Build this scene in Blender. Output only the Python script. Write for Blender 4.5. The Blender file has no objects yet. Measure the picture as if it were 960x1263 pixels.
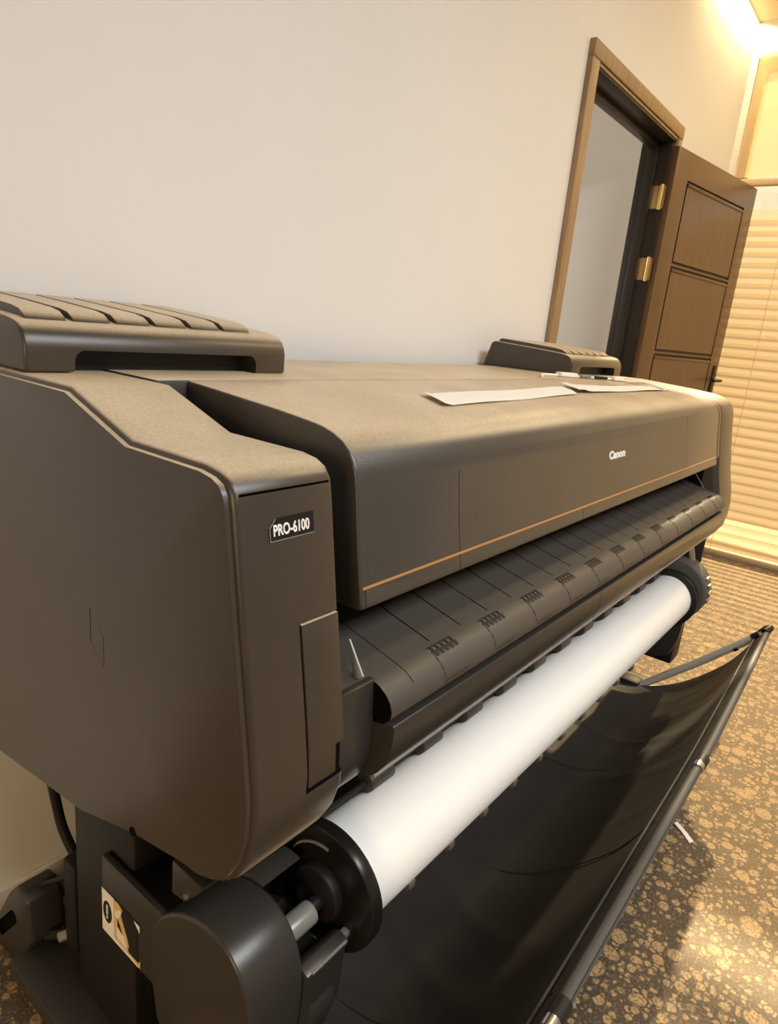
import bpy, bmesh, math, random
from mathutils import Vector, Matrix
random.seed(7)
scene = bpy.context.scene
C = scene.collection
PI = math.pi

# ------------------------------------------------------------------ materials
def lin(r, g, b):
    f = lambda c: (c / 12.92 if c <= .04045 else ((c + .055) / 1.055) ** 2.4)
    return (f(r / 255), f(g / 255), f(b / 255), 1)

def new_mat(name):
    m = bpy.data.materials.new(name); m.use_nodes = True
    nt = m.node_tree
    return m, nt, nt.nodes['Principled BSDF']

def N(nt, kind, **kw):
    n = nt.nodes.new(kind)
    for k, v in kw.items():
        if k in ('operation', 'data_type', 'blend_type', 'feature', 'distance', 'wave_type', 'bands_direction', 'interpolation'):
            setattr(n, k, v)
        else:
            n.inputs[k].default_value = v
    return n

def mat(name, col, rough=.5, metal=0., spec=.5, bump=0., bscale=400., var=0., vscale=6., sheen=0.):
    m, nt, b = new_mat(name)
    b.inputs['Base Color'].default_value = col
    b.inputs['Roughness'].default_value = rough
    b.inputs['Metallic'].default_value = metal
    b.inputs['Specular IOR Level'].default_value = spec
    if sheen:
        b.inputs['Sheen Weight'].default_value = sheen
        b.inputs['Sheen Tint'].default_value = (1., .76, .48, 1); b.inputs['Sheen Roughness'].default_value = .38
    tc = nt.nodes.new('ShaderNodeTexCoord')
    if bump:
        n = N(nt, 'ShaderNodeTexNoise', Scale=bscale, Detail=2.)
        nt.links.new(tc.outputs['Object'], n.inputs['Vector'])
        bp = N(nt, 'ShaderNodeBump', Strength=bump, Distance=.001)
        nt.links.new(n.outputs['Fac'], bp.inputs['Height'])
        nt.links.new(bp.outputs['Normal'], b.inputs['Normal'])
    if var:
        n = N(nt, 'ShaderNodeTexNoise', Scale=vscale, Detail=5.)
        nt.links.new(tc.outputs['Object'], n.inputs['Vector'])
        r = nt.nodes.new('ShaderNodeValToRGB')
        r.color_ramp.elements[0].position = .3; r.color_ramp.elements[1].position = .7
        r.color_ramp.elements[0].color = tuple(c * (1 - var) for c in col[:3]) + (1,)
        r.color_ramp.elements[1].color = tuple(min(1, c * (1 + var)) for c in col[:3]) + (1,)
        nt.links.new(n.outputs['Fac'], r.inputs['Fac'])
        nt.links.new(r.outputs['Color'], b.inputs['Base Color'])
    return m

M = {}
M['plastic'] = mat('charcoal_plastic', (.044, .034, .024, 1), .36, spec=.6, bump=.08, bscale=1500, var=.06, vscale=9, sheen=.12)
M['cover'] = mat('grained_cover_plastic', (.046, .041, .035, 1), .36, spec=.7, bump=.25, bscale=620, var=.10, vscale=14, sheen=.12)
M['smooth'] = mat('smooth_dark_plastic', (.034, .030, .025, 1), .32, spec=.5, bump=.04, bscale=900)
M['sleeve'] = mat('grey_fabric_sleeve', (.085, .078, .068, 1), .6, spec=.3, bump=.2, bscale=800)
M['stand'] = mat('stand_black_metal', (.030, .026, .021, 1), .42, bump=.08, bscale=900)
M['black'] = mat('black_plastic', (.012, .011, .010, 1), .5, spec=.3)
M['gloss'] = mat('gloss_black_plastic', (.010, .009, .008, 1), .26, spec=.5)
M['void'] = mat('matte_black', (.004, .004, .004, 1), .9, spec=.05)
M['gold'] = mat('copper_line', (.55, .28, .10, 1), .4, metal=.3)
M['steel'] = mat('steel', (.55, .52, .47, 1), .28, metal=1.)
M['greymetal'] = mat('grey_painted_metal', (.27, .25, .22, 1), .36, metal=.2)
M['guide'] = mat('satin_guide_plastic', (.060, .052, .043, 1), .48, spec=.55, bump=.05, bscale=900)
M['alu'] = mat('pale_tube_metal', (.50, .47, .42, 1), .38)
M['greyplastic'] = mat('grey_plastic', (.23, .21, .185, 1), .42)
M['paper'] = mat('white_paper', (.90, .88, .83, 1), .55, spec=.35)
M['strip'] = mat('white_strip', (.88, .85, .78, 1), .5)
M['cloth'] = mat('black_nylon', (.032, .028, .023, 1), .55, spec=.45, bump=.2, bscale=700, var=.2, vscale=3)
M['wall'] = mat('painted_plaster', (.765, .765, .755, 1), .75, spec=.25, bump=.06, bscale=60, var=.015, vscale=2)
M['corridor'] = mat('grey_plaster', (.78, .745, .69, 1), .8, spec=.2)
M['room'] = mat('far_wall_paint', (.34, .30, .25, 1), .8, spec=.2)
M['ceil'] = mat('ceiling_paint', (.50, .40, .27, 1), .85, spec=.1)
M['brass'] = mat('brass', (.62, .42, .18, 1), .35, metal=.9)
M['label'] = mat('label_black', (.008, .008, .008, 1), .25)
M['white'] = mat('white_print', (.85, .83, .78, 1), .5)
M['amber'] = mat('amber_print', (.75, .50, .18, 1), .5)
M['clear'] = mat('milky_plastic', (.14, .13, .115, 1), .25, spec=.7)

def wood(name, a, b_, rough):
    m, nt, b = new_mat(name)
    tc = nt.nodes.new('ShaderNodeTexCoord'); mp = nt.nodes.new('ShaderNodeMapping')
    mp.inputs['Scale'].default_value = (18, 18, 1.2)
    n = N(nt, 'ShaderNodeTexNoise', Scale=4., Detail=6., Distortion=.6)
    r = nt.nodes.new('ShaderNodeValToRGB')
    r.color_ramp.elements[0].position = .3; r.color_ramp.elements[1].position = .72
    r.color_ramp.elements[0].color = a; r.color_ramp.elements[1].color = b_
    nt.links.new(tc.outputs['Object'], mp.inputs['Vector']); nt.links.new(mp.outputs['Vector'], n.inputs['Vector'])
    nt.links.new(n.outputs['Fac'], r.inputs['Fac']); nt.links.new(r.outputs['Color'], b.inputs['Base Color'])
    b.inputs['Roughness'].default_value = rough
    return m
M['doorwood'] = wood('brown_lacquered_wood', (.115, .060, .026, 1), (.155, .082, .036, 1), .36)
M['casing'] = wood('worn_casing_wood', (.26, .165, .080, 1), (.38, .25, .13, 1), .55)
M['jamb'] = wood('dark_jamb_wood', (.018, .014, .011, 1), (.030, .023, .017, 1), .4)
M['groove'] = mat('dark_groove', (.030, .020, .012, 1), .6)

def carpet():
    m, nt, b = new_mat('pebble_carpet')
    L = nt.links.new
    tc = nt.nodes.new('ShaderNodeTexCoord')
    wob = N(nt, 'ShaderNodeTexNoise', Scale=14., Detail=2.)
    L(tc.outputs['Object'], wob.inputs['Vector'])
    sub = N(nt, 'ShaderNodeVectorMath', operation='SUBTRACT'); sub.inputs[1].default_value = (.5, .5, .5)
    L(wob.outputs['Color'], sub.inputs[0])
    sc = N(nt, 'ShaderNodeVectorMath', operation='SCALE'); sc.inputs['Scale'].default_value = .016
    L(sub.outputs[0], sc.inputs[0])
    add = N(nt, 'ShaderNodeVectorMath', operation='ADD')
    L(tc.outputs['Object'], add.inputs[0]); L(sc.outputs[0], add.inputs[1])
    mx = None
    for scale, rad, keep in ((18., .43, .46), (34., .44, .66), (64., .46, .85)):
        v = N(nt, 'ShaderNodeTexVoronoi', Scale=scale); v.inputs['Randomness'].default_value = .85
        L(add.outputs[0], v.inputs['Vector'])
        sep = nt.nodes.new('ShaderNodeSeparateColor'); L(v.outputs['Color'], sep.inputs[0])
        mu = N(nt, 'ShaderNodeMath', operation='MULTIPLY_ADD'); mu.inputs[1].default_value = .20; mu.inputs[2].default_value = rad - .14
        L(sep.outputs['Red'], mu.inputs[0])                       # radius differs from pebble to pebble
        lt = N(nt, 'ShaderNodeMath', operation='SUBTRACT'); L(mu.outputs[0], lt.inputs[0]); L(v.outputs['Distance'], lt.inputs[1])
        kp = N(nt, 'ShaderNodeMath', operation='LESS_THAN'); kp.inputs[1].default_value = keep; L(sep.outputs['Green'], kp.inputs[0])
        def soft(off):
            a = N(nt, 'ShaderNodeMath', operation='ADD'); a.inputs[1].default_value = off; L(lt.outputs[0], a.inputs[0])
            sh = N(nt, 'ShaderNodeMath', operation='MULTIPLY'); sh.inputs[1].default_value = 18.; sh.use_clamp = True; L(a.outputs[0], sh.inputs[0])
            mm = N(nt, 'ShaderNodeMath', operation='MULTIPLY'); L(sh.outputs[0], mm.inputs[0]); L(kp.outputs[0], mm.inputs[1])
            return mm
        core, ring = soft(0.), soft(.09)
        if mx is None: mx, guard = core, ring
        else:
            inv = N(nt, 'ShaderNodeMath', operation='SUBTRACT'); inv.inputs[0].default_value = 1.; L(guard.outputs[0], inv.inputs[1])
            m2 = N(nt, 'ShaderNodeMath', operation='MULTIPLY'); L(core.outputs[0], m2.inputs[0]); L(inv.outputs[0], m2.inputs[1])
            q = N(nt, 'ShaderNodeMath', operation='MAXIMUM'); L(mx.outputs[0], q.inputs[0]); L(m2.outputs[0], q.inputs[1]); mx = q
            g = N(nt, 'ShaderNodeMath', operation='MAXIMUM'); L(guard.outputs[0], g.inputs[0]); L(ring.outputs[0], g.inputs[1]); guard = g
    fine = N(nt, 'ShaderNodeTexNoise', Scale=170., Detail=3.); L(tc.outputs['Object'], fine.inputs['Vector'])
    dark = nt.nodes.new('ShaderNodeValToRGB')
    dark.color_ramp.elements[0].position = .50; dark.color_ramp.elements[0].color = (.010, .011, .014, 1)
    dark.color_ramp.elements[1].position = .74; dark.color_ramp.elements[1].color = (.17, .14, .105, 1)
    L(fine.outputs['Fac'], dark.inputs['Fac'])
    tan = nt.nodes.new('ShaderNodeValToRGB')
    tan.color_ramp.elements[0].position = .36; tan.color_ramp.elements[0].color = (.12, .075, .036, 1)
    tan.color_ramp.elements[1].position = .56; tan.color_ramp.elements[1].color = (.42, .275, .13, 1)
    L(fine.outputs['Fac'], tan.inputs['Fac'])
    mix = N(nt, 'ShaderNodeMix', data_type='RGBA')
    L(mx.outputs[0], mix.inputs[0]); L(dark.outputs['Color'], mix.inputs[6]); L(tan.outputs['Color'], mix.inputs[7])
    L(mix.outputs[2], b.inputs['Base Color'])
    b.inputs['Roughness'].default_value = .62
    b.inputs['Specular IOR Level'].default_value = .9
    b.inputs['Sheen Weight'].default_value = .5
    b.inputs['Sheen Roughness'].default_value = .55
    b.inputs['Sheen Tint'].default_value = (1., .78, .48, 1)
    b.inputs['Specular Tint'].default_value = (1., .76, .46, 1)
    bp = N(nt, 'ShaderNodeBump', Strength=.35, Distance=.002)
    L(fine.outputs['Fac'], bp.inputs['Height']); L(bp.outputs['Normal'], b.inputs['Normal'])
    return m
M['carpet'] = carpet()

def dust_toplight(m):
    """broken tan dust plus painted top light: lightens the surfaces that face up"""
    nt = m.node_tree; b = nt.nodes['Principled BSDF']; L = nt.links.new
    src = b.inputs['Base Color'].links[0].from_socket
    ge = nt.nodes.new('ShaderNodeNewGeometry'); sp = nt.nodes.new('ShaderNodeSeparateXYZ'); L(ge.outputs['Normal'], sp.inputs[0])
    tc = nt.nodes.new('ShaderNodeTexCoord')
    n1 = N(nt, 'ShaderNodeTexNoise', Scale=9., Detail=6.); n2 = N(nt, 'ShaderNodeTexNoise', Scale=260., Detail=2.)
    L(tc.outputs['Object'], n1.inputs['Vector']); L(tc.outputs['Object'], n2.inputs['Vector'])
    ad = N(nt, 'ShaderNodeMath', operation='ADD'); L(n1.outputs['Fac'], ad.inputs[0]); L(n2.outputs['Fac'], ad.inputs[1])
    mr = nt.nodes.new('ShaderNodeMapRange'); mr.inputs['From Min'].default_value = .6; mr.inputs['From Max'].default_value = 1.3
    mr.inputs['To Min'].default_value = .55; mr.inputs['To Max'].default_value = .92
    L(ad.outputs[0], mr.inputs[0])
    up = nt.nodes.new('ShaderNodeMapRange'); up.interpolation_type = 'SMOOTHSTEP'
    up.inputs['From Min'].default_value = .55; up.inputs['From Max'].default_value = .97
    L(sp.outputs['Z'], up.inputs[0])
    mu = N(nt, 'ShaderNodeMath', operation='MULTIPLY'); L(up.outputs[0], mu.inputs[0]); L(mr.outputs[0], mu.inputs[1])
    mx = N(nt, 'ShaderNodeMix', data_type='RGBA'); mx.inputs[7].default_value = (.70, .565, .375, 1)  # pale tan is dust and also stands in for light from above
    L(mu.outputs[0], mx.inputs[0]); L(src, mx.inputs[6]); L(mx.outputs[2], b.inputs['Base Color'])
dust_toplight(M['plastic']); dust_toplight(M['cover'])

def slat_mat():
    m, nt, b = new_mat('cream_slat')
    b.inputs['Base Color'].default_value = (.66, .55, .39, 1); b.inputs['Roughness'].default_value = .45
    tr = nt.nodes.new('ShaderNodeBsdfTranslucent'); tr.inputs['Color'].default_value = (.70, .575, .385, 1)
    tp = nt.nodes.new('ShaderNodeBsdfTransparent'); tp.inputs['Color'].default_value = (1., .93, .78, 1)
    mx = nt.nodes.new('ShaderNodeMixShader'); mx.inputs[0].default_value = .40
    m2 = nt.nodes.new('ShaderNodeMixShader'); m2.inputs[0].default_value = .40
    out = nt.nodes['Material Output']
    nt.links.new(b.outputs[0], mx.inputs[1]); nt.links.new(tr.outputs[0], mx.inputs[2])
    nt.links.new(mx.outputs[0], m2.inputs[1]); nt.links.new(tp.outputs[0], m2.inputs[2]); nt.links.new(m2.outputs[0], out.inputs[0])
    return m
M['slat'] = slat_mat()
def shade_mat():
    m, nt, b = new_mat('sheer_shade')
    b.inputs['Base Color'].default_value = (.78, .60, .34, 1); b.inputs['Roughness'].default_value = .8
    tr = nt.nodes.new('ShaderNodeBsdfTranslucent'); tr.inputs['Color'].default_value = (.85, .62, .30, 1)
    tp = nt.nodes.new('ShaderNodeBsdfTransparent')
    m1 = nt.nodes.new('ShaderNodeMixShader'); m1.inputs[0].default_value = .32
    m2 = nt.nodes.new('ShaderNodeMixShader'); m2.inputs[0].default_value = .30
    out = nt.nodes['Material Output']
    nt.links.new(b.outputs[0], m1.inputs[1]); nt.links.new(tr.outputs[0], m1.inputs[2])
    nt.links.new(m1.outputs[0], m2.inputs[1]); nt.links.new(tp.outputs[0], m2.inputs[2]); nt.links.new(m2.outputs[0], out.inputs[0])
    return m
M['shade'] = shade_mat()
M['rail'] = mat('cream_rail', (.72, .56, .34, 1), .5)

def glass_mat():
    m, nt, b = new_mat('thin_window_glass')
    t = nt.nodes.new('ShaderNodeBsdfTransparent'); g = nt.nodes.new('ShaderNodeBsdfGlossy'); g.inputs['Roughness'].default_value = .02
    mx = nt.nodes.new('ShaderNodeMixShader'); mx.inputs[0].default_value = .05
    out = nt.nodes['Material Output']
    nt.links.new(t.outputs[0], mx.inputs[1]); nt.links.new(g.outputs[0], mx.inputs[2]); nt.links.new(mx.outputs[0], out.inputs[0])
    return m
M['glass'] = glass_mat()

# ------------------------------------------------------------------ mesh helpers
def face(bm, vs):
    try: return bm.faces.new(vs)
    except ValueError: return None

def do_bevel(bm, off, seg=2, ang=38):
    if off <= 0: return bm
    bmesh.ops.recalc_face_normals(bm, faces=bm.faces)
    es = [e for e in bm.edges if len(e.link_faces) == 2 and e.calc_face_angle(0) > math.radians(ang)]
    bmesh.ops.bevel(bm, geom=es, offset=off, segments=seg, profile=.5, affect='EDGES', clamp_overlap=True)
    return bm

def prism(prof, x0, x1, bev=0., seg=2, bm=None, ang=38):
    """closed (y,z) outline extruded along x"""
    b = bmesh.new()
    A = [b.verts.new((x0, p[0], p[1])) for p in prof]; B = [b.verts.new((x1, p[0], p[1])) for p in prof]
    n = len(prof)
    face(b, A); face(b, B[::-1])
    for i in range(n): face(b, (A[i], A[(i + 1) % n], B[(i + 1) % n], B[i]))
    do_bevel(b, bev, seg, ang)
    return merge(bm, b)

def merge(bm, b):
    if bm is None: return b
    me = bpy.data.meshes.new('tmp'); b.to_mesh(me); b.free(); bm.from_mesh(me); bpy.data.meshes.remove(me)
    return bm

def box(x0, x1, y0, y1, z0, z1, bev=0., bm=None, seg=2, rot=None):
    b = bmesh.new(); bmesh.ops.create_cube(b, size=1)
    for v in b.verts:
        v.co = Vector(((x0 + x1) / 2 + v.co.x * (x1 - x0), (y0 + y1) / 2 + v.co.y * (y1 - y0), (z0 + z1) / 2 + v.co.z * (z1 - z0)))
    do_bevel(b, bev, seg)
    if rot is not None:
        c = Vector(((x0 + x1) / 2, (y0 + y1) / 2, (z0 + z1) / 2))
        bmesh.ops.transform(b, matrix=Matrix.Translation(c) @ rot @ Matrix.Translation(-c), verts=b.verts)
    return merge(bm, b)

def cyl_x(x0, x1, y, z, r, seg=40, bev=0., bm=None, r1=None):
    r1 = r if r1 is None else r1
    b = bmesh.new()
    A = [b.verts.new((x0, y + r * math.cos(2 * PI * i / seg), z + r * math.sin(2 * PI * i / seg))) for i in range(seg)]
    B = [b.verts.new((x1, y + r1 * math.cos(2 * PI * i / seg), z + r1 * math.sin(2 * PI * i / seg))) for i in range(seg)]
    face(b, A); face(b, B[::-1])
    for i in range(seg): face(b, (A[i], A[(i + 1) % seg], B[(i + 1) % seg], B[i]))
    do_bevel(b, bev, 3, 50)
    return merge(bm, b)

def tube(pts, r, seg=12, bm=None, smooth=0):
    P = [Vector(p) for p in pts]
    if smooth:
        Q = []
        for i in range(len(P) - 1):
            p0 = P[max(i - 1, 0)]; p1 = P[i]; p2 = P[i + 1]; p3 = P[min(i + 2, len(P) - 1)]
            for k in range(smooth):
                t = k / smooth
                Q.append(.5 * ((2 * p1) + (p2 - p0) * t + (2 * p0 - 5 * p1 + 4 * p2 - p3) * t * t + (3 * p1 - p0 - 3 * p2 + p3) * t ** 3))
        Q.append(P[-1]); P = Q
    b = bmesh.new(); rings = []
    up = Vector((0, 0, 1))
    t0 = (P[1] - P[0]).normalized()
    nrm = t0.cross(up)
    if nrm.length < .1: nrm = t0.cross(Vector((1, 0, 0)))
    nrm.normalize()
    for i, p in enumerate(P):
        t = (P[min(i + 1, len(P) - 1)] - P[max(i - 1, 0)]).normalized()
        nrm = (nrm - t * nrm.dot(t)).normalized(); bi = t.cross(nrm)
        rings.append([b.verts.new(p + r * (math.cos(2 * PI * k / seg) * nrm + math.sin(2 * PI * k / seg) * bi)) for k in range(seg)])
    for a, c in zip(rings, rings[1:]):
        for k in range(seg): face(b, (a[k], a[(k + 1) % seg], c[(k + 1) % seg], c[k]))
    face(b, rings[0]); face(b, rings[-1][::-1])
    return merge(bm, b)

def sheet(rows, th=0., bm=None):
    """grid of points (list of rows) made into a slab of thickness th downward"""
    b = bmesh.new()
    V = [[b.verts.new(p) for p in r] for r in rows]
    for i in range(len(V) - 1):
        for j in range(len(V[0]) - 1): face(b, (V[i][j], V[i][j + 1], V[i + 1][j + 1], V[i + 1][j]))
    if th:
        bmesh.ops.recalc_face_normals(b, faces=b.faces)
        bmesh.ops.solidify(b, geom=b.faces[:], thickness=th)
    return merge(bm, b)

def obj(name, bm, material, parent=None, label=None, ang=32, recalc=True):
    if recalc: bmesh.ops.recalc_face_normals(bm, faces=bm.faces)
    for f in bm.faces: f.smooth = True
    lim = math.radians(ang)
    for e in bm.edges:
        e.smooth = len(e.link_faces) == 2 and e.calc_face_angle(0) < lim
    me = bpy.data.meshes.new(name); bm.to_mesh(me); bm.free()
    for mm in (material if isinstance(material, list) else [material]): me.materials.append(mm)
    o = bpy.data.objects.new(name, me); C.objects.link(o)
    if parent is not None: attach(o, parent)
    if label: o['label'] = label
    return o

def attach(o, parent):
    o.parent = parent
    if parent.type == 'EMPTY':
        o.matrix_parent_inverse = Matrix.Translation(-parent.location)
    return o

def cut(o, bms, mat_extra=None):
    """boolean difference, baked into the object's own mesh"""
    bm = None
    for b in bms: bm = b if bm is None else merge(bm, b)
    bmesh.ops.recalc_face_normals(bm, faces=bm.faces)
    me = bpy.data.meshes.new('cutter'); bm.to_mesh(me); bm.free()
    if mat_extra: me.materials.append(mat_extra)
    c = bpy.data.objects.new('cutter', me); C.objects.link(c)
    md = o.modifiers.new('cut', 'BOOLEAN'); md.operation = 'DIFFERENCE'; md.object = c; md.solver = 'EXACT'; md.use_self = True
    if mat_extra: md.material_mode = 'TRANSFER'
    dg = bpy.context.evaluated_depsgraph_get()
    new = bpy.data.meshes.new_from_object(o.evaluated_get(dg))
    o.modifiers.clear(); old = o.data; o.data = new; new.name = o.name
    bpy.data.meshes.remove(old); bpy.data.objects.remove(c); bpy.data.meshes.remove(me)
    b = bmesh.new(); b.from_mesh(new)
    for e in b.edges: e.smooth = len(e.link_faces) == 2 and e.calc_face_angle(0) < math.radians(32)
    for f in b.faces: f.smooth = True
    b.to_mesh(new); b.free()
    return o

def thing(name, label, cat, loc, group=None):
    o = bpy.data.objects.new(name, None); C.objects.link(o)
    o.location = loc; o.empty_display_size = .1; o['label'] = label; o['category'] = cat
    if group: o['group'] = group
    return o

def tag(o, label, cat, group=None):
    o['label'] = label; o['category'] = cat
    if group: o['group'] = group
    return o

def struct(name, bm, m, parent=None, label=None):
    o = obj(name, bm, m, parent, label)
    if parent is None: o['kind'] = 'structure'
    return o

def interp(prof, z, axis=1):
    """first y on the front of a profile at height z (profile listed from back top down the front)"""
    for a, b in zip(prof, prof[1:]):
        if (a[1] - z) * (b[1] - z) <= 0 and abs(a[1] - b[1]) > 1e-6 and a[1] >= b[1]:
            t = (z - a[1]) / (b[1] - a[1]); y = a[0] + t * (b[0] - a[0])
            res = y
    return res

def topz(prof, y):
    for a, b in zip(prof, prof[1:]):
        if (a[0] - y) * (b[0] - y) <= 0 and abs(a[0] - b[0]) > 1e-6:
            t = (y - a[0]) / (b[0] - a[0]); return a[1] + t * (b[1] - a[1])

def text_bm(s, width, height, extrude=.0006, bold=0.):
    cu = bpy.data.curves.new('lettering', 'FONT'); cu.body = s; cu.size = 1.; cu.offset = bold; cu.resolution_u = 4
    o = bpy.data.objects.new('lettering', cu); C.objects.link(o)
    bpy.context.view_layer.update()
    dg = bpy.context.evaluated_depsgraph_get()
    me = bpy.data.meshes.new_from_object(o.evaluated_get(dg))
    bpy.data.objects.remove(o); bpy.data.curves.remove(cu)
    b = bmesh.new(); b.from_mesh(me); bpy.data.meshes.remove(me)
    xs = [v.co.x for v in b.verts]; ys = [v.co.y for v in b.verts]
    x0, x1, y0, y1 = min(xs), max(xs), min(ys), max(ys)
    for v in b.verts:
        v.co = Vector(((v.co.x - x0) / (x1 - x0) * width, (v.co.y - y0) / (y1 - y0) * height, 0))
    r = bmesh.ops.extrude_face_region(b, geom=b.faces[:])
    for g in r['geom']:
        if isinstance(g, bmesh.types.BMVert): g.co.z += extrude
    return b

def on_front(b, x0, z0, yf, eps):
    """lay a flat (u,v,w) mesh on a front face y=yf(z)"""
    for v in b.verts:
        u, vv, w = v.co; z = z0 + vv
        v.co = Vector((x0 + u, yf(z) - eps - w, z))
    return b

def poly_flat(pts, th, bm=None):
    b = bmesh.new()
    A = [b.verts.new((p[0], p[1], 0)) for p in pts]; B = [b.verts.new((p[0], p[1], th)) for p in pts]
    n = len(pts); face(b, A[::-1]); face(b, B)
    for i in range(n): face(b, (A[i], A[(i + 1) % n], B[(i + 1) % n], B[i]))
    return merge(bm, b)

def arc(cy, cz, r, a0, a1, n):
    return [(cy + r * math.cos(math.radians(a0 + (a1 - a0) * i / n)), cz + r * math.sin(math.radians(a0 + (a1 - a0) * i / n))) for i in range(n + 1)]

# ------------------------------------------------------------------ room
YW, XW, ZC = 1.171, 4.46, 2.955
DX0, DX1, DZ = 2.495, 3.46, 2.14         # door opening
struct('floor', box(-3.2, 5.6, -4.2, 4.2, -.05, 0), M['carpet'])
struct('ceiling', box(-3.2, 4.62, -4.2, 4.2, ZC, ZC + .06), M['ceil'])
b = box(-3.2, DX0, YW, YW + .12, 0, ZC); box(DX1, 4.62, YW, YW + .12, 0, ZC, bm=b); box(DX0, DX1, YW, YW + .12, DZ, ZC, bm=b)
struct('wall_back', b, M['wall'])
struct('wall_left', box(-3.2, -3.1, -4.2, YW, 0, ZC), M['room'])
struct('wall_front', box(-3.2, 4.62, -4.2, -4.1, 0, ZC), M['room'])
WY0, WY1, WZ0, WZ1 = -1.95, 1.135, .03, 2.78
b = box(XW, XW + .12, -4.1, WY0, 0, ZC); box(XW, XW + .12, WY1, YW, 0, ZC, bm=b)
box(XW, XW + .12, WY0, WY1, WZ1, ZC, bm=b); box(XW, XW + .12, WY0, WY1, 0, WZ0, bm=b)
struct('wall_right', b, M['wall'])
# corridor beyond the door
b = box(3.62, 3.72, YW + .12, 4.2, 0, ZC)
struct('wall_corridor_right', b, M['corridor'])
struct('wall_corridor_left', box(2.1, 2.2, YW + .12, 4.2, 0, ZC), M['corridor'])
struct('wall_corridor_end', box(2.2, 3.62, 4.1, 4.2, 0, ZC), M['corridor'])
struct('baseboard_back', box(-3.1, DX0 - .065, YW - .012, YW, 0, .07, .004), M['wall'])

# window with its frame and pane
w = struct('window_1', box(XW + .05, XW + .10, WY0, WY0 + .05, WZ0, WZ1, .003), M['greymetal'])
b = box(XW + .05, XW + .10, WY1 - .05, WY1, WZ0, WZ1, .003); box(XW + .05, XW + .10, WY0 + .05, WY1 - .05, WZ1 - .05, WZ1, .003, bm=b)
box(XW + .05, XW + .10, WY0 + .05, WY1 - .05, WZ0, WZ0 + .05, .003, bm=b)
struct('window_frame', b, M['greymetal'], w)
struct('window_pane', box(XW + .073, XW + .077, WY0 + .05, WY1 - .05, WZ0 + .05, WZ1 - .05), M['glass'], w)

# door casing and lining
cw = .063
b = box(DX0 - cw, DX0, YW - .022, YW + .002, 0, DZ, .004)
box(DX1, DX1 + .05, YW - .022, YW + .002, 0, DZ, .004, bm=b)
box(DX0 - cw, DX1 + .05, YW - .024, YW + .002, DZ, DZ + .053, .004, bm=b)
struct('trim_1', b, M['casing'])
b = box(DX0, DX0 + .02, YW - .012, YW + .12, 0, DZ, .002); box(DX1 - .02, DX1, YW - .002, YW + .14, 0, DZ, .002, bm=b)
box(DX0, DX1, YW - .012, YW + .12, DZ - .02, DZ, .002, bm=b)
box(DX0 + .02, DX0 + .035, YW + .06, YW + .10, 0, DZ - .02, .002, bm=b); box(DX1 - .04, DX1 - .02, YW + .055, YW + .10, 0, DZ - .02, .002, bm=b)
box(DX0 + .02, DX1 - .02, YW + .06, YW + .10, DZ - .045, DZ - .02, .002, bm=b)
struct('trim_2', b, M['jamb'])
struct('trim_3', box(DX0 + .005, DX1 - .01, YW - .017, YW - .010, DZ - .012, DZ - .003, .001), M['casing'])

# door leaf: opened back almost against the wall
def leaf():
    ang = math.atan2(-.155, .959); L = .965; T = .044; H0, H1 = .012, 2.105
    Mx = Matrix.Translation((3.452, 1.138, 0)) @ Matrix.Rotation(ang, 4, 'Z')
    d = bpy.data.objects.new('door_1', None); C.objects.link(d)
    # local frame: u along leaf, v thickness (0 front .. +T towards wall), z up
    def put(b): bmesh.ops.transform(b, matrix=Mx, verts=b.verts); return b
    core = obj('door_1', put(box(0, L, 0, T, H0, H1, .003)), M['doorwood'])
    bpy.data.objects.remove(d)
    core['kind'] = 'structure'
    u0, u1 = .135, L - .125
    zs = [(1.985, 1.610), (1.600, 1.190), (1.180, .75), (.74, .16)]
    gs = []
    g = .013
    for zt, zb in zs:
        gs.append(box(u0, u1, -.01, .007, zt - g, zt)); gs.append(box(u0, u1, -.01, .007, zb, zb + g))
        gs.append(box(u0, u0 + g, -.01, .0071, zb, zt)); gs.append(box(u1 - g, u1, -.01, .0071, zb, zt))
    one = None
    for q in gs: one = q if one is None else merge(one, q)
    cut(core, [put(one)], M['groove'])
    # raised beads beside the upper rails
    for zt, zb in zs:
        obj('panel_bead', put(box(u0 + .012, u1 - .012, -.006, .002, zt - .026, zt - .012, .004)), M['doorwood'], core)
    hb = box(L - .07, L - .035, -.006, .002, .96, 1.14, .002)
    h = obj('door_handle', put(hb), M['black'], core)
    lv = tube([(L - .052, 0, 1.06), (L - .052, -.045, 1.06), (L - .06, -.055, 1.06), (L - .16, -.055, 1.058)], .0085, 10)
    obj('handle_lever', put(lv), M['black'], h)
    obj('latch', put(box(L - .001, L + .006, .012, .03, 1.045, 1.075, .001)), M['steel'], core)
    for z in (1.885, 1.565):
        hg = box(3.4385, 3.4405, YW - .010, YW + .075, z - .05, z + .05, .0005)
        hh = obj('hinge', hg, M['brass'], core)
        kb = None
        kb = tube([(3.437, YW - .012 + .02, z - .055), (3.437, YW - .012 + .02, z + .055)], .0085, 12)
        obj('hinge_pin', kb, M['brass'], hh)
leaf()

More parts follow.
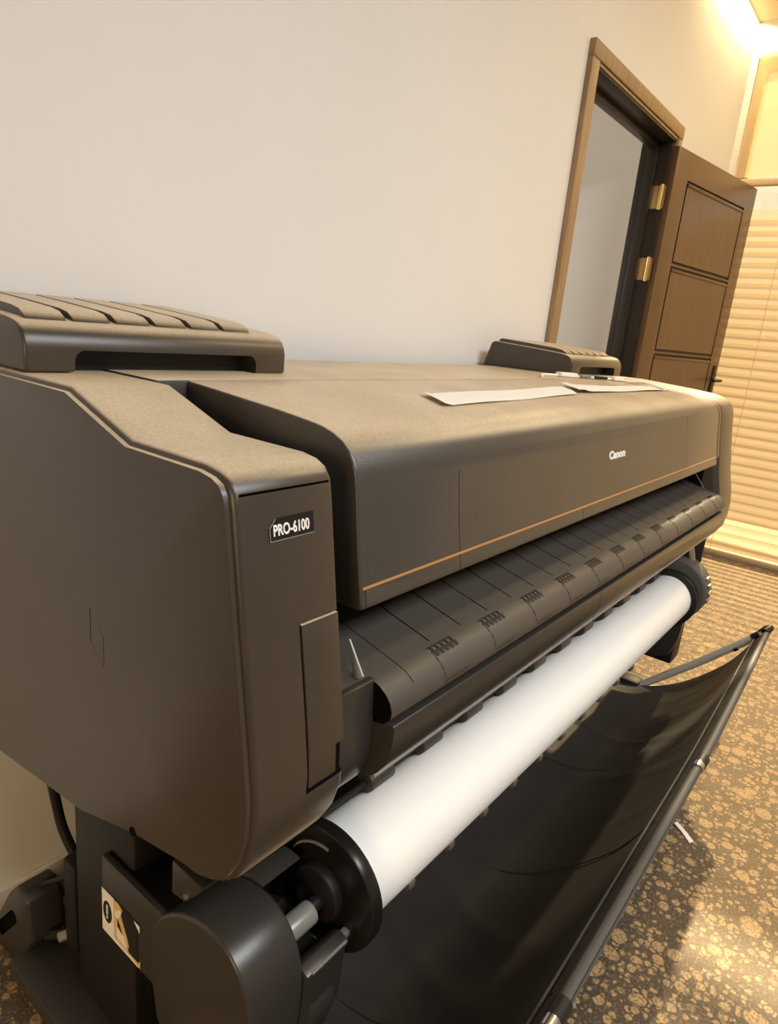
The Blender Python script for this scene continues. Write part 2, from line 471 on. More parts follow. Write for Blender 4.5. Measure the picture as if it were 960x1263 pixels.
# blinds in front of the window
def blind():
    t = thing('window_blind', 'cream horizontal slat blind covering the tall sunlit window on the right', 'blind', (XW - .04, 0, .03))
    y0, y1 = WY0 + .02, 1.10
    xb = XW - .035
    obj('headrail', box(xb - .02, xb + .02, y0, y1, 2.125, 2.16, .004), M['rail'], t)
    n = 35; pitch = (2.005 - .06) / n
    b = bmesh.new()
    rnd = random.Random(3)
    for i in range(n):
        z = .075 + pitch * i
        tilt = math.radians(68 + rnd.uniform(-7, 7)); wd = .078; k = 5
        if z < .62: tilt += math.radians(6)
        sag = rnd.uniform(-.004, .004)
        rows = []
        for j in range(k + 1):
            s = (j / k - .5); arcb = .008 * (1 - 4 * s * s)
            # s=+.5 is the inner, upper edge
            dx = -s * wd * math.cos(tilt) - arcb * math.sin(tilt); dz = s * wd * math.sin(tilt) + arcb * math.cos(tilt)
            rows.append([(xb + dx, y0 + .01, z + dz), (xb + dx, (y0 + y1) / 2, z + dz + sag), (xb + dx, y1 - .01, z + dz)])
        sheet(rows, 0, bm=b)
    obj('slats', b, M['slat'], t, recalc=False)
    obj('bottom_rail', box(xb - .022, xb + .022, y0 + .01, y1 - .01, .034, .052, .003), M['rail'], t)
    for y in (.80, .05, -.75, -1.5):
        obj('ladder_cord', tube([(xb - .032, y, .05), (xb - .032, y, 2.13)], .0015, 6), M['rail'], t)
blind()
sh_ = sheet([[(XW - .03, WY0 + .02, z_), (XW - .034, -.4, z_), (XW - .03, 1.12, z_)] for z_ in (2.172, 2.4, 2.6, 2.79)], 0)
tag(obj('roller_blind', sh_, M['shade'], recalc=False), 'plain cream fabric shade above the slat blind of the tall window', 'blind')

# ------------------------------------------------------------------ the printer
XL, XR = .3615, 2.38
PR = thing('large_format_printer', 'wide charcoal large format printer on a black stand along the white wall', 'printer', (1.37, .78, 0))
def part(name, bm, m, label=None, parent=None): return obj(name, bm, M[m], parent or PR, label)

front_low = [(.424, .899), (.407, .798), (.3985, .741), (.399, .70), (.408, .668), (.425, .638), (.447, .619), (.475, .608), (.505, .605)]
under = [(.596, .585), (.718, .546), (.957, .512), (1.11, .50)]
blk_top = [(1.11, 1.094), (.724, 1.094), (.606, 1.056), (.488, 1.056), (.468, 1.053), (.455, 1.047), (.447, 1.036), (.4435, 1.020)]
blk = blk_top + front_low + under
blkf = lambda z: interp(blk, z)

# left side panel: the same outline, a few millimetres smaller
def shrink(p, d):
    n = len(p); out = []
    area = sum(p[i][0] * p[(i + 1) % n][1] - p[(i + 1) % n][0] * p[i][1] for i in range(n))
    sg = 1 if area > 0 else -1
    for i in range(n):
        a, q, c = Vector(p[i - 1]), Vector(p[i]), Vector(p[(i + 1) % n])
        e1 = (q - a).normalized(); e2 = (c - q).normalized()
        n1 = Vector((-e1.y, e1.x)) * sg; n2 = Vector((-e2.y, e2.x)) * sg
        m = (n1 + n2); m = m / max(.3, m.dot(n1)) if m.length > 1e-6 else n1
        out.append(tuple(q + m * d))
    return out
sp = part('side_panel', prism(shrink(blk, .0065), XL, XL + .02, .0018), 'plastic')
tri = [(.690, .832), (.660, .802), (.660, .835), (.690, .864)]
cut(sp, [prism([(.683, .805), (.683, .850), (.654, .824), (.654, .782)], XL - .01, XL + .0008)])
lab = prism([(.6815, .807), (.6815, .848), (.6555, .823), (.6555, .785)], XL + .0002, XL + .001)
part('blank_plate', lab, 'plastic', parent=sp)
part('clip', cyl_x(XL - .001, XL + .01, .598, .594, .006, 16), 'void', parent=sp)
part('corner_foot', prism([(.470, .598), (.524, .601), (.524, .556), (.500, .560), (.478, .585)], XL + .002, XL + .05, .002), 'stand', 'small dark square foot under the side panel')
part('screw', cyl_x(XL - .0005, XL + .004, .496, .572, .0035, 12), 'steel')

eb = part('end_block', prism(blk, XL + .006, .495, .0065, 3), 'plastic')
cut(eb, [box(XL + .0125, .4885, .42, .4500, 1.0322, 1.0345), ], M['void'])
fl = lambda a, c, e: [(blkf(a) + e, a), (blkf((a + c) / 2) + e, (a + c) / 2), (blkf(c) + e, c)]
def front_slab(z0, z1, x0, x1, din, dout, bev=0.):
    zs = [z0 + (z1 - z0) * i / 4 for i in range(5)]
    prof = [(blkf(z) - dout, z) for z in zs] + [(blkf(z) + din, z) for z in zs[::-1]]
    return prism(prof, x0, x1, bev)
cut(eb, [front_slab(.716, .900, .4365, .52, .007, .02)], M['void'])
dr = part('maintenance_door', front_slab(.7215, .8975, .4395, .4925, .006, .0006, .0012), 'plastic', 'narrow inset access door on the front')
cut(dr, [box(.480, .51, .3, .5, .70, .755)])
# model badge
lz, lh = .9865, .0215
bd = [(0, 0), (.058, 0), (.058, lh), (.008, lh), (0, lh - .008)]
badge = part('model_badge', on_front(poly_flat(bd, .0006), .405, lz, blkf, .0002), 'label', 'black badge with white lettering')
part('lettering', on_front(text_bm('PRO-6100', .0465, .0112, bold=.022), .4098, lz + .0048, blkf, .0009), 'white', 'white lettering PRO-6100', badge)
rim = poly_flat([(0, 0), (.058, 0), (.058, .0008), (.0008, .0008), (.0008, lh - .0084), (.008, lh - .0008), (.008, lh), (0, lh - .008)], .0012)
part('badge_rim', on_front(rim, .405, lz, blkf, .0002), 'greyplastic', parent=badge)

# front cover
cov_top = [(.757, 1.0955), (.70, 1.092), (.644, 1.088), (.585, 1.084), (.532, 1.079), (.512, 1.0765), (.495, 1.072), (.480, 1.065), (.468, 1.055), (.460, 1.044), (.455, 1.030), (.4515, 1.012), (.445, .965), (.4345, .904), (.4305, .884)]
cov = cov_top + [(.434, .879), (.60, .879), (.757, .93)]
covf = lambda z: interp(cov_top, z)
cv = part('front_cover', prism(cov, .541, 2.172, .0045, 3), 'cover', 'long curved front cover with grained finish')
cut(cv, [box(.7452, .7466, .40, .4525, .86, 1.035), box(1.164, 1.1656, .40, .438, .86, .902), box(1.838, 1.8395, .40, .4575, .906, 1.055), box(.5475, .549, .40, .4365, .86, .9035)])
def cov_slab(z0, z1, x0, x1, din, dout):
    return prism([(covf(z0) - dout, z0), (covf(z1) - dout, z1), (covf(z1) + din, z1), (covf(z0) + din, z0)], x0, x1)
part('copper_line', cov_slab(.9035, .9065, .5445, 2.168, .003, .0006), 'gold', 'thin copper coloured line', cv)
part('lettering', on_front(text_bm('Canon', .089, .0165, bold=.045), 1.289, .978, covf, .0002), 'white', 'white raised lettering Canon', cv)

# top deck behind the cover, chassis, right block
part('top_deck', prism([(.7575, 1.0955), (1.11, 1.0955), (1.11, 1.05), (.7575, 1.05)], .4965, 2.205, .0008), 'cover')
ch = part('chassis', prism([(.60, .90), (.60, 1.03), (.73, 1.06), (1.10, 1.06), (1.10, .52), (.70, .56), (.53, .60), (.53, .76), (.60, .80)], .49, 2.21), 'void')
rb_prof = [(1.11, 1.0955)] + cov_top[:-1] + [(.424, .845), (.410, .79), (.402, .741), (.403, .70)] + front_low[4:] + under
rb = part('end_block', prism(rb_prof, 2.2, XR, .016, 4), 'plastic', 'far right end block')
part('gap_filler', prism([(.757, 1.0945)] + cov_top[1:-1] + [(.45, .884), (.60, .884)], 2.1725, 2.2, .001), 'plastic')

part('opening_shadow', box(2.1955, 2.1997, .466, .74, .79, .884, .0005), 'void')  # black sheet added as painted shade over the opening's inner face
part('guide_wire', tube([(2.150, .50, .876), (2.185, .452, .802)], .0014, 6), 'greymetal')
part('holder_plate', box(2.285, 2.30, .435, .53, .46, .635, .003), 'black')
# output guide with its slots and tabs
gprof = [(.62, .846), (.50, .811), (.455, .8005), (.424, .793), (.410, .789), (.399, .782), (.3915, .773), (.388, .763), (.389, .754), (.394, .748), (.42, .75), (.60, .79)]
gd = part('output_guide', prism(gprof, .497, 2.2), 'guide', 'sloping slotted paper output guide')
slots = None
for i in range(20):
    x = .6897 + .0761 * i
    q = box(x - .0013, x + .0013, .431, .70, .786, .90)
    slots = q if slots is None else merge(slots, q)
q = prism([(.70, .9), (.70, .855), (.50, .806), (.424, .7905), (.409, .7865), (.397, .7795), (.3895, .772), (.3862, .763), (.387, .75), (.36, .75), (.36, .9)], .6095, .6110); slots = merge(slots, q)
cut(gd, [slots], M['void'])
# cut-away at the left end: black hollow end of the guide
cut(gd, [prism([(.4205, .70), (.4205, .815), (.36, .82), (.36, .70)], .48, .560)], M['void'])
def flatten(o):
    for p in o.data.polygons:
        if abs(p.normal.x) > .5: p.use_smooth = False
    for e in o.data.edges: e.use_edge_sharp = abs(o.data.vertices[e.vertices[0]].co.x - o.data.vertices[e.vertices[1]].co.x) < 1e-5
def gf(s):  # point on the guide's nose at parameter s (0 top .. 1 lip)
    seq = gprof[3:9]; k = s * (len(seq) - 1); i = min(int(k), len(seq) - 2); f = k - i
    return (seq[i][0] + f * (seq[i + 1][0] - seq[i][0]), seq[i][1] + f * (seq[i + 1][1] - seq[i][1]))
xt = [.7000 + .1295 * k for k in range(12)]
for x in xt:
    pts = [gf(s) for s in (.12, .3, .5, .7, .9)]
    out = [(p[0] - .0010, p[1] + .0009) for p in pts]
    inn = [(p[0] + .003, p[1] - .003) for p in pts]
    tb = part('guide_tab', prism(out + inn[::-1], x - .028, x + .028, 0), 'guide'); flatten(tb)
    bb = None
    for k in range(5):
        xx = x - .024 + k * .0115
        p0, p1 = gf(.02), gf(.26)
        pr = [(p0[0] - .0004, p0[1] + .0016), (p1[0] - .0012, p1[1] + .0012), (p1[0] + .003, p1[1] - .003), (p0[0] + .003, p0[1] - .004)]
        bb = prism(pr, xx, xx + .0028, bm=bb) if bb else prism(pr, xx, xx + .0028)
        pr2 = [(p0[0] - .0003, p0[1] + .0017), (p0[0] - .0016, p0[1] + .0013), (p0[0] + .002, p0[1] - .003), (p0[0] + .003, p0[1] - .003)]
        prism(pr2, xx - .005, xx + .0028, bm=bb)
    part('tab_teeth', bb, 'black', parent=tb)

# lower front panel
lp = [(.3855, .7455), (.383, .741), (.3832, .725), (.386, .706), (.392, .689), (.401, .675), (.412, .664), (.428, .655), (.45, .649), (.50, .644), (.55, .64), (.55, .68), (.46, .71), (.43, .735)]
lpn = part('lower_panel', prism(lp, .562, 2.203, .0012), 'smooth', 'curved lower front panel')
cut(lpn, [box(1.1995, 1.201, .36, .46, .60, .76)], M['void'])
ep = [(.4185, .7930), (.414, .735), (.4135, .700), (.418, .675), (.430, .657), (.450, .645), (.50, .636), (.52, .66), (.50, .79), (.4235, .7940)]
part('panel_end', prism(ep, .497, .5625, .0015), 'smooth')
part('guide_wing', prism([(.4475, .839), (.4365, .790), (.4225, .801), (.430, .812)], .5440, .5465, .0004), 'alu', 'light grey triangular wing')
part('edge_strip', tube([(.563, .408, .6655), (2.2, .408, .6655)], .0028, 10), 'greymetal')
for k in range(11):
    x = .70 + .135 * k
    part('feed_roller', cyl_x(x, x + .055, .52, .520, .016, 20, .002), 'stand')
part('roller_shaft', tube([(.5, .52, .520), (2.2, .52, .520)], .005, 8), 'black')

# ink tank covers
def ink(xo, lbl):
    xs0, xs1 = .372 + xo, .790 + xo
    pf = [(.8375, 1.0955), (.8375, 1.126), (.8405, 1.137), (.846, 1.1455), (.854, 1.1515), (.866, 1.1555), (.885, 1.1585), (1.00, 1.167), (1.110, 1.174), (1.122, 1.168), (1.145, 1.0955)]
    c = part('ink_tank_cover', prism(pf, xs0, xs1, .0045, 3), 'plastic', lbl)
    cutb = box(.433 + xo, .727 + xo, .80, .872, 1.08, 1.1225, 0)
    es = [e for e in cutb.edges if abs((e.verts[0].co - e.verts[1].co).normalized().y) > .9 and e.verts[0].co.z > 1.1]
    bmesh.ops.bevel(cutb, geom=es, offset=.014, segments=5, profile=.5, affect='EDGES')
    cut(c, [cutb], M['black'])  # slot interior coloured black, shade of the cavity painted in
    part('slot_back', box(.425 + xo, .735 + xo, .873, .876, 1.0956, 1.128), 'black', parent=c)
    for k in range(6):
        a = .3885 + .0597 * k + xo
        pp_ = [(.867, 1.1545), (.872, 1.161), (.884, 1.1675), (.905, 1.171), (1.00, 1.178), (1.095, 1.184), (1.104, 1.179), (1.106, 1.17), (1.0, 1.163)]
        part('louvre', prism(pp_, a, a + .0505, .0012), 'plastic', parent=c)
ink(0, 'left ink tank cover with raised louvres')
ink(1.580, 'right ink tank cover with raised louvres')

# roll holder, left: arm, round end cap, cradle jaws
RY, RZ, RR = .485, .436, .0735
part('holder_arm', box(.412, .50, .55, .765, .283, .420, .004), 'stand')
part('holder_arm_top', box(.420, .49, .60, .758, .4205, .423, .001), 'void')
cap = [(.618, .250), (.628, .300), (.632, .345), (.630, .375), (.624, .402), (.610, .427), (.590, .447), (.565, .464), (.540, .475), (.515, .480), (.492, .479), (.472, .471), (.455, .457), (.441, .437), (.433, .413), (.430, .385), (.431, .34), (.436, .29), (.447, .245), (.465, .212), (.50, .195), (.55, .195), (.59, .212)]
part('end_cap', prism(cap, .405, .492, .005, 3), 'smooth', 'rounded black end cap of the roll holder')
up = [(.66, .425), (.62, .452), (.575, .473), (.535, .482), (.512, .480), (.520, .468), (.56, .455), (.62, .41)]
part('upper_jaw', prism(up, .492, .560, .0015), 'smooth')
low = [(.424, .400), (.427, .385), (.432, .30), (.45, .235), (.50, .21), (.56, .22), (.60, .26), (.60, .36), (.545, .385), (.52, .358), (.50, .352), (.475, .362), (.452, .398), (.44, .406)]
lj = part('lower_jaw', prism(low, .492, .568, .002), 'smooth')
part('jaw_edge', box(.50, .565, .4225, .4265, .3985, .4015, .0008), 'greymetal', parent=lj)
part('locking_lever', prism([(.430, .335), (.426, .315), (.437, .262), (.452, .242), (.448, .30)], .505, .552, .003), 'smooth', parent=lj)
# right holder
capR = arc(.485, .458, .104, -20, 250, 30) + [(.45, .30), (.52, .30)]
part('end_cap', prism(capR, 2.2005, 2.284, .010, 3), 'sleeve', 'rounded grey end cap on the far side')
part('cradle', prism([(p[0] - .003, p[1] + .004) for p in low], 2.187, 2.201, .002), 'smooth')
for k, a_ in enumerate((150, 163, 176, 189)):
    yy, zz = .485 + .105 * math.cos(math.radians(a_)), .458 + .105 * math.sin(math.radians(a_))
    part('holder_button', box(2.225, 2.262, yy - .004, yy + .004, zz - .006, zz + .006, .002), 'steel')
part('holder_bracket', box(2.21, 2.30, .44, .60, .20, .36, .006), 'black')
part('holder_post', tube([(2.255, .50, .66), (2.255, .478, .62), (2.255, .458, .56), (2.255, .455, .50)], .012, 12, smooth=4), 'steel', 'short silver post above the far end cap')

# stand
def leg(x0, x1, lbl):
    l = part('stand_leg', box(x0, x1, .70, .868, .055, .56, .006), 'black', lbl)
    part('leg_flange', box(x0 - .004, x1 + .02, .73, .84, .50, .545, .004), 'stand', parent=l)
    f = part('stand_foot', prism([(.25, .05), (.25, .068), (.60, .085), (.95, .085), (.995, .080), (.995, .05)], x0 - .060, x1 - .01, .005), 'stand', parent=l)
    for y in (.30, .93):
        part('caster', cyl_x(x0 - .035, x0, y, .027, .027, 24, .004), 'black', parent=l)
leg(.425, .485, 'left black stand leg')
leg(2.26, 2.325, 'right black stand leg')
part('crossbar', box(.465, 2.26, .745, .80, .40, .50, .004), 'black')
part('rear_crossbar', box(.465, 2.26, .95, .99, .13, .16, .004), 'black')
# rear foot bracket with slotted pedal
pedal = bmesh.new()
def pedal_part():
    pp = [(1.15, .015), (1.09, .10), (1.045, .17), (1.015, .203), (.99, .208), (.972, .195), (.962, .12), (.998, .06), (1.03, .015)]
    o = part('brake_pedal', prism(pp, .392, .452, .006, 3), 'stand', 'black slotted brake pedal at the rear foot')
    q = arc(1.030, .128, .0125, 41, 221, 8) + arc(1.092, .056, .0125, 221, 401, 8)
    cut(o, [prism(q, .385, .40)], M['void'])
    part('pedal_link', tube([(.42, .99, .203), (.43, .95, .235), (.44, .90, .275)], .0045, 8), 'black', parent=o)
    part('pedal_axle', tube([(.42, .965, .115), (.44, .93, .130)], .010, 10), 'black', parent=o)
    part('pedal_stop', box(.43, .47, .885, .925, .12, .30, .008), 'black', parent=o)
    part('axle_nut', tube([(.425, .935, .128), (.437, .928, .132)], .009, 8), 'greymetal', parent=o)
pedal_part()

# warning sticker on the roll-holder arm
st = part('warning_sticker', box(.4112, .4122, .672, .762, .292, .366), 'black', 'warning sticker with white and amber pictograms')
sx = .4110; DYS = -.008; DZS = -.012
def flat_x(pts, x, th=.0005):
    b = bmesh.new()
    A = [b.verts.new((x, p[0] + DYS, p[1] + DZS)) for p in pts]; B = [b.verts.new((x - th, p[0] + DYS, p[1] + DZS)) for p in pts]
    n = len(pts); face(b, A); face(b, B[::-1])
    for i in range(n): face(b, (A[i], A[(i + 1) % n], B[(i + 1) % n], B[i]))
    return b
part('white_field', flat_x([(.770, .302), (.770, .378), (.738, .378), (.738, .302)], sx), 'white', parent=st)
part('black_disc', flat_x([(.755 + .0115 * math.cos(a * PI / 12), .343 + .019 * math.sin(a * PI / 12)) for a in range(24)], sx - .0006), 'label', parent=st)
bm_ = flat_x([(.7567, .340), (.7567, .356), (.7533, .356), (.7533, .340)], sx - .0012); bm_ = merge(bm_, flat_x([(.7567, .332), (.7567, .337), (.7533, .337), (.7533, .332)], sx - .0012))
part('exclamation_mark', bm_, 'white', parent=st)
part('hand_pictogram', flat_x([(.737, .303), (.737, .377), (.726, .378), (.716, .372), (.721, .362), (.712, .345), (.704, .331), (.700, .318), (.706, .316), (.700, .309), (.676, .309), (.672, .317), (.672, .303)], sx), 'amber', parent=st)
for stroke in ([(.734, .350), (.734, .360), (.722, .370), (.718, .366), (.726, .352)], [(.731, .318), (.729, .334), (.712, .330), (.702, .312)],
               [(.686, .378), (.672, .378), (.672, .366)], [(.737, .303), (.737, .309), (.690, .307), (.676, .303)]):
    part('white_stroke', flat_x(stroke, sx - .0006), 'white', parent=st)
part('black_stroke', flat_x([(.728, .338), (.728, .350), (.722, .342), (.716, .330)], sx - .0007), 'label', parent=st)

# basket: arms, front bar, cloth
def bar_y(x): return .1655 + .0065 * (x - .4) / .95 if x < 1.35 else .172 + .024 * ((x - 1.35) / .87) ** 1.2
BZ = .404
bar = part('basket_bar', tube([(x, bar_y(x), BZ) for x in [.42 + i * .09 for i in range(21)]], .0095, 12), 'sleeve', 'grey sleeved front rod of the paper basket')
for x in (.662, 1.352):
    part('bar_joint', tube([(x - .012, bar_y(x), BZ), (x + .02, bar_y(x), BZ)], .0125, 14), 'black', parent=bar)
    part('joint_rivet', cyl_x(x - .030, x - .012, bar_y(x), BZ + .001, .0115, 14), 'steel', parent=bar)
for x in (.42, 2.222):
    a = part('basket_arm', tube([(x, .535, .07), (x, .365, .232), (x, .215, .386)], .0125, 14), 'alu', 'grey tubular basket arm')
    part('arm_tip', tube([(x, .228, .373), (x, .212, .389)], .0138, 14), 'black', parent=a)
    part('arm_rivet', tube([(x, .212, .389), (x, .203, .398)], .010, 12), 'steel', parent=a)
    part('arm_slot', box(x - .0135, x + .0135, .258, .272, .318, .328, .002, rot=Matrix.Rotation(-.75, 4, 'X')), 'black', parent=a)
    part('arm_corner', tube([(x - .016, bar_y(x) + .004, BZ + .004), (x + .012, bar_y(x) - .003, BZ + .012), (x + .018, bar_y(x) + .01, BZ - .004), (x + .008, bar_y(x) + .018, BZ - .018)], .0115, 10, smooth=3), 'black', parent=a)
    part('arm_hinge', box(x - .03, x + .03, .52, .60, .04, .10, .006), 'black', parent=a)
clp = [(0., BZ + .006), (.012, BZ - .002), (.030, BZ - .024), (.078, .293), (.140, .218), (.205, .155), (.27, .110), (.335, .086), (.42, .078), (.52, .085), (.62, .12), (.70, .20), (.74, .30)]
def cpos(s):
    k = s * (len(clp) - 1); i = min(int(k), len(clp) - 2); f = k - i
    p = [clp[max(i - 1, 0)], clp[i], clp[i + 1], clp[min(i + 2, len(clp) - 1)]]
    r = []
    for a in (0, 1):
        p0, p1, p2, p3 = p[0][a], p[1][a], p[2][a], p[3][a]
        r.append(.5 * (2 * p1 + (p2 - p0) * f + (2 * p0 - 5 * p1 + 4 * p2 - p3) * f * f + (3 * p1 - p0 - 3 * p2 + p3) * f ** 3))
    return r
rows = []
NX, NS = 150, 70
rn = random.Random(5)
folds = [(rn.uniform(.4, 2.2), rn.uniform(-.35, .35), rn.uniform(.012, .03), rn.uniform(.002, .0045)) for _ in range(16)]
for i in range(NX + 1):
    x = .435 + (2.205 - .435) * i / NX; row = []
    for j in range(NS + 1):
        s = j / NS; dy, z = cpos(s)
        y = bar_y(x) - .008 + dy
        amp = max(0, math.sin(min(1, max(0, (s - .12) / .8)) * PI))
        h = .004 * math.sin(7 * x + 9 * s) * amp
        for (fx, sl, wd, am) in folds:
            d = (x - fx - sl * (s - .4) * 1.6); h += am * math.exp(-(d / wd) ** 2) * amp * (1 if am > .003 else -1)
        edge = max(0, 1 - (2.205 - x) / .12); h -= .004 * edge * math.sin(s * PI) * 0
        row.append((x, y + h * .5, z + h))
    rows.append(row)
cl = part('basket_cloth', sheet(rows, .0012), 'cloth', 'black nylon sling of the paper basket')
hem = tube([(x, bar_y(x) + .028, BZ - .027 + .0015) for x in [.44 + i * .11 for i in range(17)]], .0022, 8)
part('hem_cord', hem, 'sleeve', parent=cl)
for (x0, x1) in ((.70, .70), (1.13, 1.13), (1.60, 1.60)):
    rr = []
    for j in range(30):
        s = .16 + .6 * j / 29; dy, z = cpos(s); rr.append((x0, bar_y(x0) - .008 + dy, z + .0028))
    part('cloth_seam', tube(rr, .0013, 6), 'cloth', parent=cl)

# media guide under the roll with its clear tabs
part('media_guide', prism([(.63, .50), (.60, .38), (.585, .27), (.565, .222), (.54, .205), (.54, .199), (.575, .212), (.60, .262), (.615, .38), (.645, .50)], .60, 2.17), 'black')
for k in range(11):
    x = .742 + .1345 * k
    tb = [(.524, .212), (.519, .207), (.519, .196), (.526, .186), (.54, .186), (.56, .206), (.55, .214)]
    part('guide_clip', prism(tb, x - .010, x + .010, .0025), 'clear')

# ------------------------------------------------------------------ paper roll (rests in the holder)
rl = thing('paper_roll', 'thick roll of white paper lying below the printer front', 'paper roll', (1.38, RY, RZ - RR))
x0, x1 = .598, 2.165
b = cyl_x(x0, x1, RY, RZ, RR, 96, .001)
obj('paper', b, M['paper'], rl)
fb = cyl_x(.578, .5985, RY, RZ, .0925, 64, .003)
fg = obj('flange', fb, M['gloss'], rl, 'left black flange disc')
obj('flange_hub', cyl_x(.562, .579, RY, RZ, .040, 40, .003), M['black'], fg)
obj('flange_rib', prism(arc(RY, RZ, .068, 30, 95, 10) + arc(RY, RZ, .065, 95, 30, 10), .5755, .5785), M['greymetal'], fg)
obj('flange_latch', merge(box(.568, .580, .430, .442, .392, .402, .003), box(.566, .579, .432, .444, .374, .388, .003)), M['greyplastic'], fg)
obj('spindle_end', cyl_x(.497, .548, RY - .008, RZ - .012, .0165, 32, .004), M['greymetal'], rl, 'grey spindle end')
obj('spindle_pin', cyl_x(.470, .500, RY - .008, RZ - .012, .007, 20, .001), M['steel'], rl)
obj('spindle_neck', cyl_x(.545, .565, RY - .006, RZ - .008, .011, 20), M['black'], rl)
fg2 = obj('flange', cyl_x(2.1645, 2.178, RY, RZ, .0915, 64, .003), M['black'], rl, 'far black flange disc')
obj('flange_ring', cyl_x(2.178, 2.184, RY, RZ, .080, 64, .002), M['greymetal'], fg2)
obj('flange_band', cyl_x(2.184, 2.1995, RY, RZ, .089, 64, .002), M['black'], fg2)

# ------------------------------------------------------------------ loose things on the printer and around
def lay_strip(name, quad, n, label, lift, m='strip'):
    """thin slip of paper following the cover's top; quad = four (x,y) corners a,b (left end) c,d (right end)"""
    a, b_, c, d = [Vector(q) for q in quad]; rows = []
    for i in range(n + 1):
        t = i / n; p, q = a.lerp(d, t), b_.lerp(c, t); row = []
        for j in range(5):
            r = p.lerp(q, j / 4); z = topz(cov_top, min(max(r.y, .47), .756)) if r.y < .757 else 1.0955
            row.append((r.x, r.y, z + .0012 + lift(t, j / 4)))
        rows.append(row)
    return tag(obj(name, sheet(rows, .0006), M[m]), label, 'paper strip', 'paper slips on the cover')
lay_strip('paper_strip', [(.842, .548), (.885, .622), (1.52, .655), (1.40, .580)], 24, 'long white paper strip lying on the cover, nearer its left end', lambda t, s: .0015 + (.004 if t < .03 else 0) + .001 * math.sin(t * 9))
lay_strip('paper_strip', [(1.43, .588), (1.50, .665), (2.10, .620), (2.06, .575)], 24, 'narrow white paper strip lying on the cover, nearer the right end', lambda t, s: .003 + .007 * math.exp(-((t - .02) / .05) ** 2) + .001 * math.sin(t * 11))

ca = thing('white_cable', 'thin white cable with two white plugs lying in front of the right ink cover', 'cable', (1.9, .76, 1.096))
def on_deck(x, y, d=.0042): return (x, y, (topz(cov_top, y) if y < .757 else 1.0955) + d)
obj('cord', tube([on_deck(*q) for q in ((1.66, .79), (1.72, .82), (1.78, .825), (1.83, .80), (1.90, .77), (1.97, .745), (2.03, .72), (2.04, .68))] + [on_deck(2.00, .63, .0115), on_deck(1.96, .59, .0115), on_deck(1.935, .555, .0105)], .0032, 8, smooth=5), M['strip'], ca)
def deck_box(x, y, lx, ly, h, rz, nm, m, lb):
    z = on_deck(x, y, .0015)[2]
    obj(nm, box(x - lx / 2, x + lx / 2, y - ly / 2, y + ly / 2, z, z + h, .0025, rot=Matrix.Rotation(rz, 4, 'Z')), M[m], ca, lb)
deck_box(1.835, .800, .060, .026, .0115, -.45, 'plug', 'white', 'white plug')
deck_box(1.893, .772, .036, .024, .0095, -.45, 'clip', 'greyplastic', 'grey clip')
deck_box(1.955, .748, .050, .016, .0075, -.4, 'clip', 'black', 'dark clip')
deck_box(2.020, .722, .040, .024, .0115, -.4, 'plug', 'white', 'white plug')

pw = obj('power_cable', tube([(.455, 1.06, .56), (.452, 1.03, .47), (.455, 1.005, .40), (.460, 1.0, .35), (.465, .985, .29), (.478, .95, .235), (.505, .90, .20), (.54, .86, .16), (.58, .85, .06), (.64, .86, .012), (.72, .95, .0085)], .0085, 10, smooth=6), M['black'])
tag(pw, 'black power cable hanging behind the left stand leg', 'cable')
c2 = obj('data_cable', tube([(.52, 1.145, .0075), (.56, 1.09, .0075), (.62, 1.04, .0075), (.75, 1.0, .007), (.95, 1.02, .007)], .006, 8, smooth=6), M['black'])
tag(c2, 'thin black cable lying on the carpet along the wall', 'cable')
sc_ = sheet([[(1.700, .242, .004), (1.712, .236, .004)], [(1.683, .218, .003), (1.694, .213, .004)], [(1.655, .190, .002), (1.668, .184, .003)]], .001)
tag(obj('paper_scrap', sc_, M['strip']), 'small pale paper scrap lying on the carpet by the basket', 'paper scrap')

# ------------------------------------------------------------------ light
def sun(name, d, energy, col, ang):
    l = bpy.data.lights.new(name, 'SUN'); l.energy = energy; l.color = col; l.angle = math.radians(ang)
    o = bpy.data.objects.new(name, l); C.objects.link(o)
    o.rotation_euler = Vector(d).to_track_quat('-Z', 'Y').to_euler(); o.location = (8, .5, 5)
E_ = math.radians(33.9)
sun('sunlight', (-math.cos(E_), -.10 * math.cos(E_), -math.sin(E_)), 10.5, (1., .80, .52), 1.3)
def area(name, loc, d, sx, sy, energy, col):
    l = bpy.data.lights.new(name, 'AREA'); l.shape = 'RECTANGLE'; l.size = sx; l.size_y = sy; l.energy = energy; l.color = col
    o = bpy.data.objects.new(name, l); C.objects.link(o); o.location = loc
    o.rotation_euler = Vector(d).to_track_quat('-Z', 'Y').to_euler()
    return o
area('ceiling_panel_lamp', (.9, -1.7, 2.93), (0, 0, -1), 2.2, 1.0, 130, (.955, .98, 1.))
area('ceiling_strip_lamp', (3.3, -.10, 2.93), (0, 0, -1), 2.2, .25, 34, (1., .76, .45))
area('side_fill', (-2.2, -.5, 1.3), (2.4, 1.6, -1.0), .8, .6, 7, (1., .68, .36)).data.spread = math.radians(75)  # unseen warm fill added to brighten the lower left wall and side panel
area('cove_lamp', (3.95, 1.115, 2.935), (0, .35, -1), .95, .03, 9, (1., .74, .38))
area('corridor_fill', (2.7, 3.5, 1.9), (.35, -1, -.25), .4, .4, 18, (1., .95, .88))  # added fill that lifts the corridor wall, no known lamp there

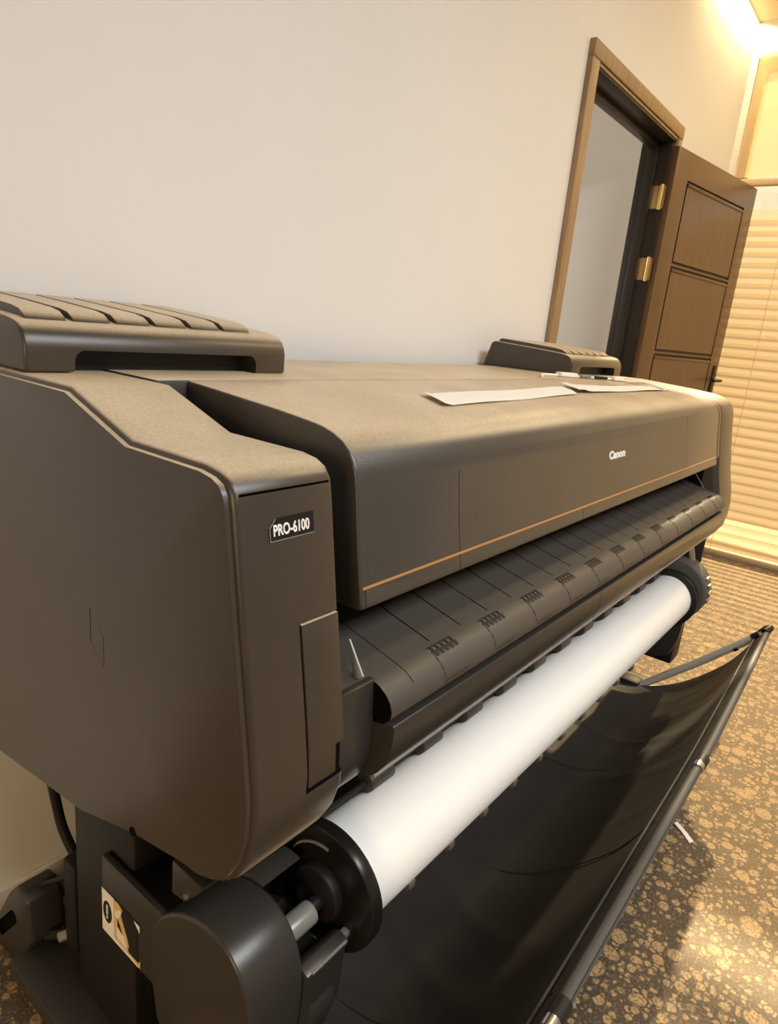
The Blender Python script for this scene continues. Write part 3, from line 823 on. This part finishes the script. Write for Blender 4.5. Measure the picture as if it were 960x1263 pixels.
wd = bpy.data.worlds.new('sky'); scene.world = wd; wd.use_nodes = True
nt = wd.node_tree; bg = nt.nodes['Background']
tc = nt.nodes.new('ShaderNodeTexCoord'); sx_ = nt.nodes.new('ShaderNodeSeparateXYZ'); rp = nt.nodes.new('ShaderNodeValToRGB')
nt.links.new(tc.outputs['Generated'], sx_.inputs[0])
mr = nt.nodes.new('ShaderNodeMapRange'); mr.inputs['From Min'].default_value = -.3; mr.inputs['From Max'].default_value = .4
nt.links.new(sx_.outputs['Z'], mr.inputs[0]); nt.links.new(mr.outputs[0], rp.inputs[0])
rp.color_ramp.elements[0].color = (.36, .235, .105, 1); rp.color_ramp.elements[0].position = .45
rp.color_ramp.elements[1].color = (1., .82, .52, 1); rp.color_ramp.elements[1].position = .68
nt.links.new(rp.outputs[0], bg.inputs[0]); bg.inputs[1].default_value = 1.05

# ------------------------------------------------------------------ camera
yaw, pit, rol, fpx = .6441, .2706, -.0985, 827.9
fwd = Vector((math.cos(yaw) * math.cos(pit), math.sin(yaw) * math.cos(pit), -math.sin(pit)))
right = Vector((math.sin(yaw), -math.cos(yaw), 0)); down = fwd.cross(right)
r2 = math.cos(rol) * right + math.sin(rol) * down; d2 = -math.sin(rol) * right + math.cos(rol) * down
cam = bpy.data.cameras.new('camera'); co = bpy.data.objects.new('camera', cam); C.objects.link(co)
cam.sensor_fit = 'HORIZONTAL'; cam.sensor_width = 36; cam.lens = fpx * 36 / 960; cam.clip_start = .02
mw = Matrix((( r2.x, -d2.x, -fwd.x, 0), (r2.y, -d2.y, -fwd.y, 0), (r2.z, -d2.z, -fwd.z, 1.19), (0, 0, 0, 1)))
co.matrix_world = mw
scene.camera = co

scene.view_settings.view_transform = 'Standard'; scene.view_settings.look = 'None'
scene.view_settings.gamma = 1; scene.view_settings.use_curve_mapping = False
scene.view_settings.exposure = 0.
scene.cycles.use_denoising = True
scene.cycles.max_bounces = 8; scene.cycles.diffuse_bounces = 5; scene.cycles.transparent_max_bounces = 12
scene.cycles.sample_clamp_indirect = 6.
